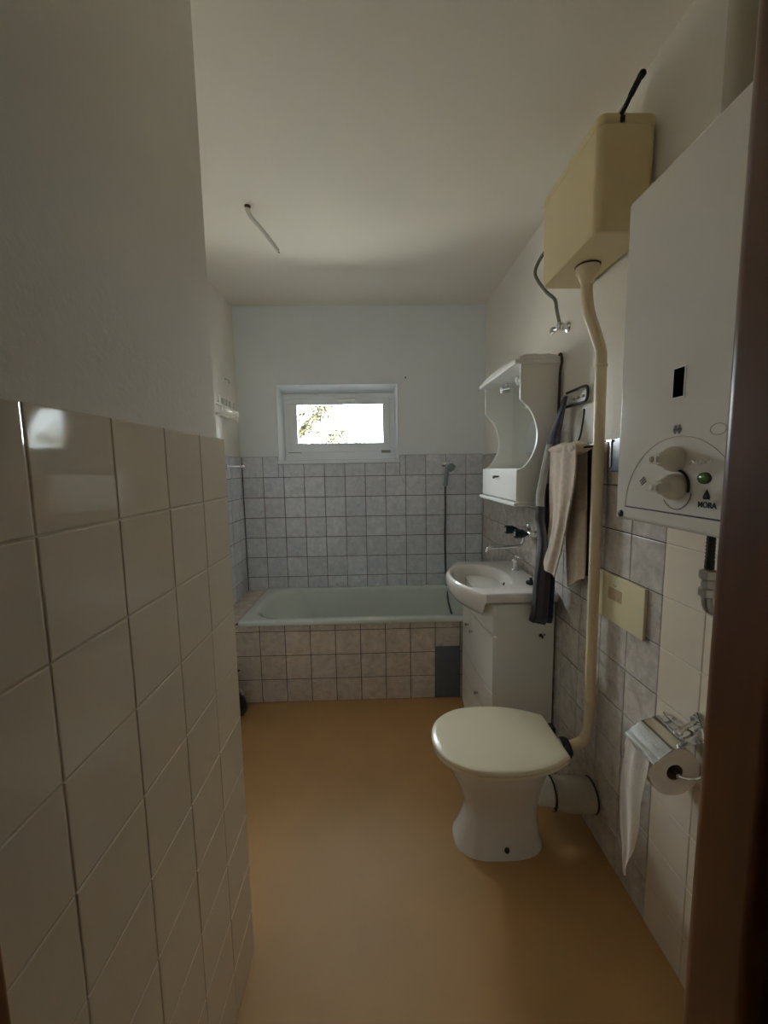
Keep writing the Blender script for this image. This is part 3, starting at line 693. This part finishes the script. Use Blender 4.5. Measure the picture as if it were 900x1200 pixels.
# emblem: drop over the lettering
def text(s, size, y_left, z, x, m, name, parent, bold=.0):
    cu = bpy.data.curves.new('t', 'FONT'); cu.body = s; cu.size = size; cu.extrude = .0004; cu.offset = bold
    to_ = bpy.data.objects.new('t', cu); COL.objects.link(to_)
    bpy.context.view_layer.update()
    me = bpy.data.meshes.new_from_object(to_.evaluated_get(bpy.context.evaluated_depsgraph_get()))
    bpy.data.objects.remove(to_)
    b = BM(); b.from_mesh(me); bpy.data.meshes.remove(me)
    for v in b.verts: v.co = Vector((x - v.co.z, y_left - v.co.x, z + v.co.y))
    return obj(name, b, m, parent, smooth=0)
text('MORA', .0145, .7375, 1.3265, HX - .0005, 'ink', 'lettering', wh, .0004)
b = BM()
dr = [(.7188, 1.3595), (.7240, 1.3515), (.7265, 1.3455), (.7255, 1.3415), (.7120, 1.3415), (.7110, 1.3455), (.7136, 1.3515)]
prism(b, dr, 'x', HX - .001, HX + .0005)
em = obj('emblem', b, 'ink', wh)
b = BM(); prism(b, [(.7188, 1.350), (.7208, 1.3465), (.7188, 1.3445), (.7168, 1.3465)], 'x', HX - .0014, HX)
obj('emblem_drop', b, 'greyink', em)
# small printed symbols and a white stroke of worn print beside the knob
b = BM()
for dy in (-.0055, .0055):
    loft(b, [[(HX - d, .801 + dy + .0042 * math.cos(a), 1.474 + .009 * math.sin(a)) for a in [2 * PI * k / 14 for k in range(14)]] for d in (-.001, .0008)])
box(b, (HX - .0008, .790, 1.4725), (HX + .001, .812, 1.4755))
obj('flame_symbol', b, 'greyink', wh)
b = BM()
for dy, dz in ((-.006, -.004), (0, 0), (.006, .004)):
    tube(b, [(HX - .0003, .895 + dy * .6 + .007, 1.364 + dz), (HX - .0003, .895 + dy * .6 - .007, 1.374 + dz)], .0012, 6)
obj('dial_symbol', b, 'greyink', wh)
b = BM(); stube(b, [(HX - .0003, .764 - .0058 * k, 1.407 + (.004 if k % 2 else -.002) + .0004 * k) for k in range(10)], .0019, 6, 3)
obj('worn_print', b, 'whiteink', wh)
b = BM(); tube(b, [(HX - .0003, .704 + .017 * math.cos(a), 1.466 + .010 * math.sin(a)) for a in [2 * PI * k / 24 for k in range(25)]], .0006, 6)
obj('oval_mark', b, 'faint', wh)
fd = empty('flue_pipe', (.72, .80, 2.0), 'white round flue pipe rising from the water heater to the ceiling', 'pipe')
obj('duct', lathe(BM(), [(.060, 0), (.060, ZC - HZ1 - .002)], (.72, .80, HZ1 + .001), Z, 32), 'flue', fd)
b = BM(); lathe(b, [(.061, 0), (.068, .0), (.068, .03), (.061, .034)], (.72, .80, HZ1 + .0008), Z, 32)
obj('collar', b, 'flue', fd)
gv = empty('gas_valve', (.745, .872, 1.09), 'steel valve and pipe coming out below the water heater', 'valve')
b = BM(); lathe(b, [(.008, 0), (.008, .05), (.0095, .052), (.0095, .07)] + [(.0095 - .0012 * (k % 2), .07 + .004 * k) for k in range(20)], (.745, .872, 1.12), Z, 16)
obj('threaded_pipe', b, 'brownmetal', gv)
b = BM(); lathe(b, [(.012, 0), (.017, .004), (.017, .02), (.013, .024), (.013, .04), (.018, .044), (.018, .062), (.012, .066)], (.745, .872, 1.105), Z, 8)
obj('union_nut', b, 'steel', gv)
b = BM(); stube(b, [(.745, .872, 1.108), (.748, .872, 1.085), (.765, .872, 1.072), (XR + .001, .872, 1.070)], .011, 14); lathe(b, [(.022, 0), (.020, .006), (.012, .008)], (XR - .0005, .872, 1.070), (-1, 0, 0), 18)
obj('elbow', b, 'steel', gv)
# small dark box on the tiles behind the heater edge
sb = empty('wall_switch', (.79, 1.30, 1.38), 'small dark wall switch with bright frame half hidden behind the water heater', 'switch')
obj('switch_body', box(BM(), (.774, 1.262, 1.382), (XR - .0005, 1.320, 1.490), .003), 'teal', sb)
b = BM(); box(b, (.770, 1.317, 1.395), (.7745, 1.325, 1.487), .0015); box(b, (.768, 1.312, 1.478), (.777, 1.342, 1.486), .0015)
obj('frame', b, 'chrome', sb)

# access panel
ap = empty('access_panel', (XR, 1.30, .876), 'pale yellow plastic access panel on the grey tiles right of the flush pipe', 'panel')
obj('plate', box(BM(), (XR - .011, 1.152, .876), (XR - .0008, 1.452, 1.036), .002), 'cream_panel', ap)
b = BM(); tube(b, [(XR - .0115, 1.300 + .006 * math.cos(a), 1.006 + .006 * math.sin(a)) for a in [PI * .9 + PI * 1.2 * k / 12 for k in range(13)]], .0012, 6)
obj('latch', b, 'label', ap)
obj('sticker', box(BM(), (XR - .0116, 1.262, .952), (XR - .0105, 1.338, .992)), 'label', ap)

# ------------------------------------------------------------------ toilet paper
ph = empty('toilet_paper_holder', (.77, .93, .60), 'chrome toilet paper holder with hinged cover on the white tiles', 'holder')
b = BM(); prism(b, [(.918, .757), (.940, .788), (.962, .757), (.940, .726)], 'x', XR - .010, XR - .0008, .003)
obj('wall_plate', b, 'chrome', ph)
b = BM(); stube(b, [(XR - .008, .940, .758), (.785, .938, .754), (.768, .935, .748), (.752, .931, .741)], .0055, 10); lathe(b, [(.002, -.010), (.008, -.006), (.010, 0), (.008, .006), (.002, .010)], (.746, .930, .738), (-.8, -.1, -.2), 14)
obj('bracket_arm', b, 'chrome', ph)
# curved cover over the roll
sec = catmull([(.796, 0, .722), (.778, 0, .7205), (.752, 0, .716), (.722, 0, .706), (.695, 0, .689), (.676, 0, .668)], 5)
b = BM(); lo_, hi_ = [], []
rows_ = []
for i, p in enumerate(sec):
    d = (sec[min(i + 1, len(sec) - 1)] - sec[max(i - 1, 0)]).normalized(); nrm = Vector((d.z, 0, -d.x))
    if nrm.z < 0: nrm = -nrm
    rib = .0022 * (math.exp(-((i - 8) / 1.6) ** 2) + math.exp(-((i - 16) / 1.6) ** 2)) + (.003 if i > 22 else 0)
    q = p + nrm * rib
    rows_.append([(p.x, .908, p.z), (p.x, 1.026, p.z), (q.x + nrm.x * .0022, 1.026, q.z + nrm.z * .0022), (q.x + nrm.x * .0022, .908, q.z + nrm.z * .0022)])
loft(b, rows_)
obj('cover', b, 'chrome', ph)
b = BM(); stube(b, [(XR - .003, 1.010, .722), (.788, 1.010, .732), (.766, 1.006, .742), (.758, .98, .745), (.762, .950, .742), (.785, .945, .732), (XR - .003, .945, .722)], .0035, 8)
obj('hinge_wire', b, 'chrome', ph)
b = BM(); tube(b, [(.735, .905, .640), (.735, 1.045, .640)], .006, 10); stube(b, [(.735, .906, .640), (.750, .898, .640), (.775, .893, .645), (.797, .893, .665), (.799, .905, .71), (XR - .006, .925, .750)], .004, 8)
obj('roll_bar', b, 'chrome', ph)
tr_ = empty('toilet_roll', (.747, .99, .57), 'toilet paper roll on the chrome holder with a torn strip hanging down', 'toilet roll')
b = BM(); n = 40; prof_ = [(.021, .918), (.0625, .918), (.064, .920), (.064, 1.020), (.0625, 1.022), (.021, 1.022)]
rows_ = [[(.735 + r_ * math.cos(2 * PI * k / n), y_, .640 + r_ * math.sin(2 * PI * k / n)) for k in range(n)] for r_, y_ in prof_]
loft(b, rows_ + [rows_[0]], False, False)
obj('paper', b, 'paper', tr_, smooth=40)
b = BM(); rows_ = [[(.735 + r_ * math.cos(2 * PI * k / n), y_, .640 + r_ * math.sin(2 * PI * k / n)) for k in range(n)] for r_, y_ in [(.0195, .919), (.0212, .919), (.0212, 1.021), (.0195, 1.021)]]
loft(b, rows_ + [rows_[0]], False, False)
obj('cardboard_core', b, 'card', tr_, smooth=40)
# hanging strip, torn to a point
b = BM(); F = []
zs = [(.668, .920, 1.012), (.60, .930, 1.016), (.536, .942, 1.019), (.46, .948, 1.021), (.40, .962, 1.020), (.37, .968, 1.016), (.345, .974, 1.008), (.315, .980, .998), (.292, .984, .990), (.280, .986, .988)]
zf = catmull(zs, 4)
for i, (z, a, c) in enumerate(zf):
    x0 = .6705 - .004 * math.sin(i * .25); mm = 8
    fr_ = [(x0 + .003 * math.sin(k * 1.1 + i * .15), a + (c - a) * k / mm, z) for k in range(mm + 1)]
    F.append(fr_ + [(q[0] + .0008, q[1], q[2]) for q in reversed(fr_)])
loft(b, F)
obj('hanging_sheet', b, 'paper', tr_, smooth=60)

# ------------------------------------------------------------------ ceiling cable
cc = empty('ceiling_cable', (-.532, 1.921, ZC), 'short white cable end sticking out of the ceiling where a lamp was', 'cable')
obj('sheath', stube(BM(), [(-.532, 1.921, ZC + .003), (-.533, 1.925, 2.538), (-.524, 1.945, 2.518), (-.500, 1.99, 2.503), (-.474, 2.05, 2.485), (-.448, 2.11, 2.462)], .0095, 10), 'whiteplastic', cc)
b = BM(); tube(b, [(-.449, 2.107, 2.463), (-.444, 2.119, 2.457)], .0035, 8); tube(b, [(-.453, 2.108, 2.466), (-.449, 2.121, 2.461)], .0035, 8)
obj('bare_wire', b, 'brownmetal', cc)
obj('ceiling_rose', lathe(BM(), [(.001, -.001), (.014, -.001), (.012, .006), (.007, .010)], (-.532, 1.921, ZC), (0, 0, -1), 14), 'brownwire', cc)

# ------------------------------------------------------------------ left wall: shelf, towel arm, hook
ws = empty('wall_shelf', (XL, 2.80, 1.745), 'white perforated wall shelf with hooks on the left wall above the bath', 'shelf')
b = BM()
XS = XL - TD
box(b, (XS, 2.44, 1.872), (XS + .010, 3.01, 1.884), .002); box(b, (XS, 2.44, 1.812), (XS + .010, 3.01, 1.834), .002)
yh = 2.44
while yh < 3.0:
    box(b, (XS, yh, 1.834), (XS + .009, min(yh + .036, 3.01), 1.872)); yh += .072
obj('perforated_strip', b, 'whiteplastic', ws)
b = BM()   # three-cornered tray, deep at the room end
for k in range(5):
    w_ = .145 * (1 - k / 5.2); y = 2.60 + .08 * k
    tube(b, [(XS, y, 1.755), (XS + w_, y, 1.755)], .003, 8)
for y in (0.0, .5, 1.0): tube(b, [(XS + .004 + .141 * (1 - y), 2.60, 1.757), (XS + .004 + .0 * y, 2.60 + .40 * (1 - .35 * y), 1.757)], .0035, 8)
box(b, (XS, 2.592, 1.748), (XS + .146, 2.603, 1.766), .002)
tube(b, [(XS + .005, 2.60, 1.82), (XS + .140, 2.60, 1.762)], .004, 8); tube(b, [(XS + .004, 2.98, 1.82), (XS + .004, 2.98, 1.757)], .004, 8)
obj('wire_tray', b, 'white', ws)
for x_, y in ((.135, 2.60), (.085, 2.74)):
    obj('hook', stube(BM(), [(XS + x_, y, 1.755), (XS + x_ + .002, y, 1.73), (XS + x_ + .012, y, 1.715), (XS + x_ + .022, y, 1.725)], .0035, 8), 'white', ws)
for x_, y in ((.055, 2.64), (.040, 2.73)):
    tag_b = BM(); lathe(tag_b, [(.001, 0), (.022, 0), (.026, .01), (.024, .035), (.010, .042), (.001, .043)], (XS + x_, y, 1.761), Z, 16)
    obj('small_pot', tag_b, 'whiteplastic', origin=(XS + x_, y, 1.761), label='small white pot standing on the perforated wall shelf', cat='pot', group='white pots on the wall shelf')
ta = empty('towel_rail', (XL, 2.69, 1.43), 'short metal towel arm sticking out of the left wall tiles', 'towel rail')
b = BM(); tube(b, [(XL, 2.69, 1.428), (XL + .115, 2.69, 1.428)], .007, 12); lathe(b, [(.020, 0), (.018, .006), (.010, .010)], (XL - .0005, 2.69, 1.428), X, 16)
obj('arm', b, 'chrome', ta)
obj('end_cap', lathe(BM(), [(.009, 0), (.009, .012), (.004, .016)], (XL + .110, 2.69, 1.428), X, 12), 'whiteplastic', ta)
b = BM(); lathe(b, [(.008, 0), (.008, .003), (.003, .004)], (XS, 2.81, 2.01), X, 10); stube(b, [(XS, 2.81, 2.01), (XS + .02, 2.81, 2.005), (XS + .028, 2.81, 1.99), (XS + .024, 2.81, 1.982)], .003, 8)
obj('wall_hook', b, 'steel', origin=(XS, 2.81, 2.0), label='small metal hook on the left wall above the perforated shelf', cat='hook')
b = BM(); tube(b, [(.236, YB + TD + .002, 2.047), (.236, YB - .012, 2.049)], .003, 8); lathe(b, [(.006, 0), (.006, .002), (.002, .003)], (.236, YB - .011, 2.049), (0, -1, 0), 10)
obj('wall_nail', b, 'brownmetal', origin=(.236, YB, 2.047), label='single nail in the plaster to the right of the window', cat='nail')

# ------------------------------------------------------------------ bag behind the partition
bg = empty('black_bag', (-.865, 2.20, 0), 'black plastic bag on the floor at the left end of the bath, behind the partition', 'bag')
b = BM(); loops = []
for i in range(13):
    t = i / 12; z = .004 + .225 * t; rr = .060 + .045 * math.sin(PI * min(t * 1.15 + .12, 1)) - .035 * max(0, t - .75) * 4
    loops.append([(-.865 + rr * math.cos(a) * (1 + .10 * math.sin(5 * a + 5 * t) + .05 * math.sin(9 * a - 7 * t)), 2.20 + rr * math.sin(a) * (1 + .10 * math.sin(4 * a - 6 * t)), z) for a in [2 * PI * k / 28 for k in range(28)]])
loft(b, loops)
obj('sack', b, 'bag', bg, smooth=60)
b = BM(); loft(b, [[(-.85 + r_ * math.cos(a) * (1 + .25 * math.sin(3 * a)), 2.19 + r_ * math.sin(a) * (1 + .2 * math.cos(4 * a)), z) for a in [2 * PI * k / 16 for k in range(16)]] for r_, z in ((.05, .222), (.03, .238), (.045, .262), (.06, .276))])
obj('tied_neck', b, 'bag', bg, smooth=60)
b = BM(); stube(b, [(-.775, 2.16, .195), (-.762, 2.15, .185), (-.752, 2.148, .172), (-.758, 2.155, .165)], .006, 8)
obj('pale_tie', b, 'palecloth', bg)

# ------------------------------------------------------------------ outside: ground and the tree in the window
obj('ground', box(BM(), (-40, 3.4, -0.75), (40, 60, -0.65)), 'grass', **S)
tree = empty('garden_tree', (-1.72, 7.1, -.65), 'leafy garden tree seen through the left side of the window', 'tree')
b = BM(); stube(b, [(-1.72, 7.1, -.66), (-1.70, 7.12, .6), (-1.77, 7.1, 1.8), (-1.70, 7.1, 3.2), (-1.72, 7.1, 4.2)], [.13 - .0035 * k for k in range(33)], 12)
RT = random.Random(3); limbs = []
for z0_, dx, dz, ln in ((.9, .9, .42, 1.5), (1.2, .9, .55, 1.35), (1.5, .9, .30, 1.2), (1.7, .85, .6, 1.2), (2.0, .9, .35, 1.0), (2.2, .8, .7, 1.1), (1.3, -.9, .5, 1.4), (1.9, -.8, .6, 1.2), (2.6, .7, .8, 1.2), (2.8, -.6, .8, 1.1), (1.6, .3, .5, 1.2), (2.3, -.2, .7, 1.0), (1.25, 1.0, .62, 1.45), (1.5, .9, .95, 1.25), (1.1, 1.0, .5, 1.5), (1.45, .8, 1.1, 1.3)):
    ry = RT.uniform(-.3, .3) if abs(dx) > .5 else RT.choice((-1, 1)) * .8
    d = Vector((dx, ry, dz)).normalized(); p0 = Vector((-1.72, 7.1, z0_))
    pts = [p0, p0 + d * ln * .4 + Vector((0, 0, -.03)), p0 + d * ln * .75 + Vector((0, 0, .02)), p0 + d * ln + Vector((0, 0, .10))]
    stube(b, [tuple(p) for p in pts], [.035 - .00125 * k for k in range(25)], 8); limbs.append(catmull([tuple(p) for p in pts], 8))
obj('trunk', b, 'bark', tree)
b = BM()
def leaf(p, s):
    d = Vector((RT.gauss(0, 1), RT.gauss(0, 1), RT.gauss(-.3, 1))).normalized(); u = d.orthogonal().normalized()
    u = Matrix.Rotation(RT.uniform(0, 6.3), 3, d) @ u; w_ = d.cross(u) * .15
    q = [p, p + d * s * .4 + u * s * .25 + w_ * s, p + d * s, p + d * s * .4 - u * s * .25 + w_ * s]
    v = [b.verts.new(x_) for x_ in q]; b.faces.new((v[0], v[1], v[2])); b.faces.new((v[0], v[2], v[3]))
for lm in limbs:
    for _ in range(27):
        i = RT.randint(6, len(lm) - 1); c = lm[i] + Vector((RT.gauss(0, .10), RT.gauss(0, .14), RT.gauss(0, .10)))
        for _ in range(16): leaf(c + Vector((RT.gauss(0, .045), RT.gauss(0, .05), RT.gauss(0, .045))), RT.uniform(.04, .075))
obj('foliage', b, 'leaf', tree, smooth=0, kind='stuff')

# ------------------------------------------------------------------ light: daylight through the window
wd = bpy.data.worlds.new('World'); sc.world = wd; wd.use_nodes = True
wn = wd.node_tree.nodes; wl_ = wd.node_tree.links
bgd = wn['Background']; bgd.inputs['Color'].default_value = (0.90, 0.955, 1.0, 1)
tcw = wn.new('ShaderNodeTexCoord'); sx = wn.new('ShaderNodeSeparateXYZ'); wl_.new(tcw.outputs['Generated'], sx.inputs[0])
mrw = wn.new('ShaderNodeMapRange')      # overcast sky: zenith three times the horizon
mrw.inputs['From Min'].default_value = 0.0; mrw.inputs['From Max'].default_value = 1.0
mrw.inputs['To Min'].default_value = 46.0; mrw.inputs['To Max'].default_value = 80.0
wl_.new(sx.outputs['Z'], mrw.inputs['Value']); wl_.new(mrw.outputs['Result'], bgd.inputs['Strength'])
pl = bpy.data.lights.new('window_portal', 'AREA'); pl.shape = 'RECTANGLE'; pl.size = gx1 - gx0; pl.size_y = gz1 - gz0
po = bpy.data.objects.new('window_portal', pl); COL.objects.link(po)
po.location = ((gx0 + gx1) / 2, 3.16, (gz0 + gz1) / 2); po.rotation_euler = (-PI / 2, 0, 0)
pl.cycles.is_portal = True

sl = bpy.data.lights.new('sun', 'SUN'); sl.energy = 500.0; sl.angle = 0.01; sl.color = (1.0, 0.96, 0.9)
so = bpy.data.objects.new('sun', sl); COL.objects.link(so); so.rotation_euler = (math.radians(5), math.radians(38), 0)   # stands behind the house, lights the yard

# ------------------------------------------------------------------ camera
f_, pitch, yaw, roll, H = 475.6449, 0.11, 0.0219, -0.0166, 1.4093
cp, sp, cyw, syw = math.cos(pitch), math.sin(pitch), math.cos(yaw), math.sin(yaw)
fwd = Vector((syw * cp, cyw * cp, -sp)); right = Vector((cyw, -syw, 0)); up = right.cross(fwd)
r2 = math.cos(roll) * right + math.sin(roll) * up; u2 = -math.sin(roll) * right + math.cos(roll) * up
cd = bpy.data.cameras.new('camera'); cam = bpy.data.objects.new('camera', cd); COL.objects.link(cam)
cam.matrix_world = Matrix(((r2.x, u2.x, -fwd.x, 0), (r2.y, u2.y, -fwd.y, 0), (r2.z, u2.z, -fwd.z, H), (0, 0, 0, 1)))
cd.sensor_fit = 'HORIZONTAL'; cd.sensor_width = 36; cd.lens = f_ / 900 * 36; cd.clip_start = 0.02; cd.clip_end = 200
sc.camera = cam
sc.view_settings.view_transform = 'Standard'; sc.view_settings.look = 'None'; sc.view_settings.exposure = -0.1; sc.view_settings.gamma = 1
sc.view_settings.use_curve_mapping = False
sc.cycles.use_denoising = True
sc.cycles.max_bounces = 16; sc.cycles.diffuse_bounces = 10; sc.cycles.glossy_bounces = 6; sc.cycles.transparent_max_bounces = 8
sc.cycles.sample_clamp_indirect = 8
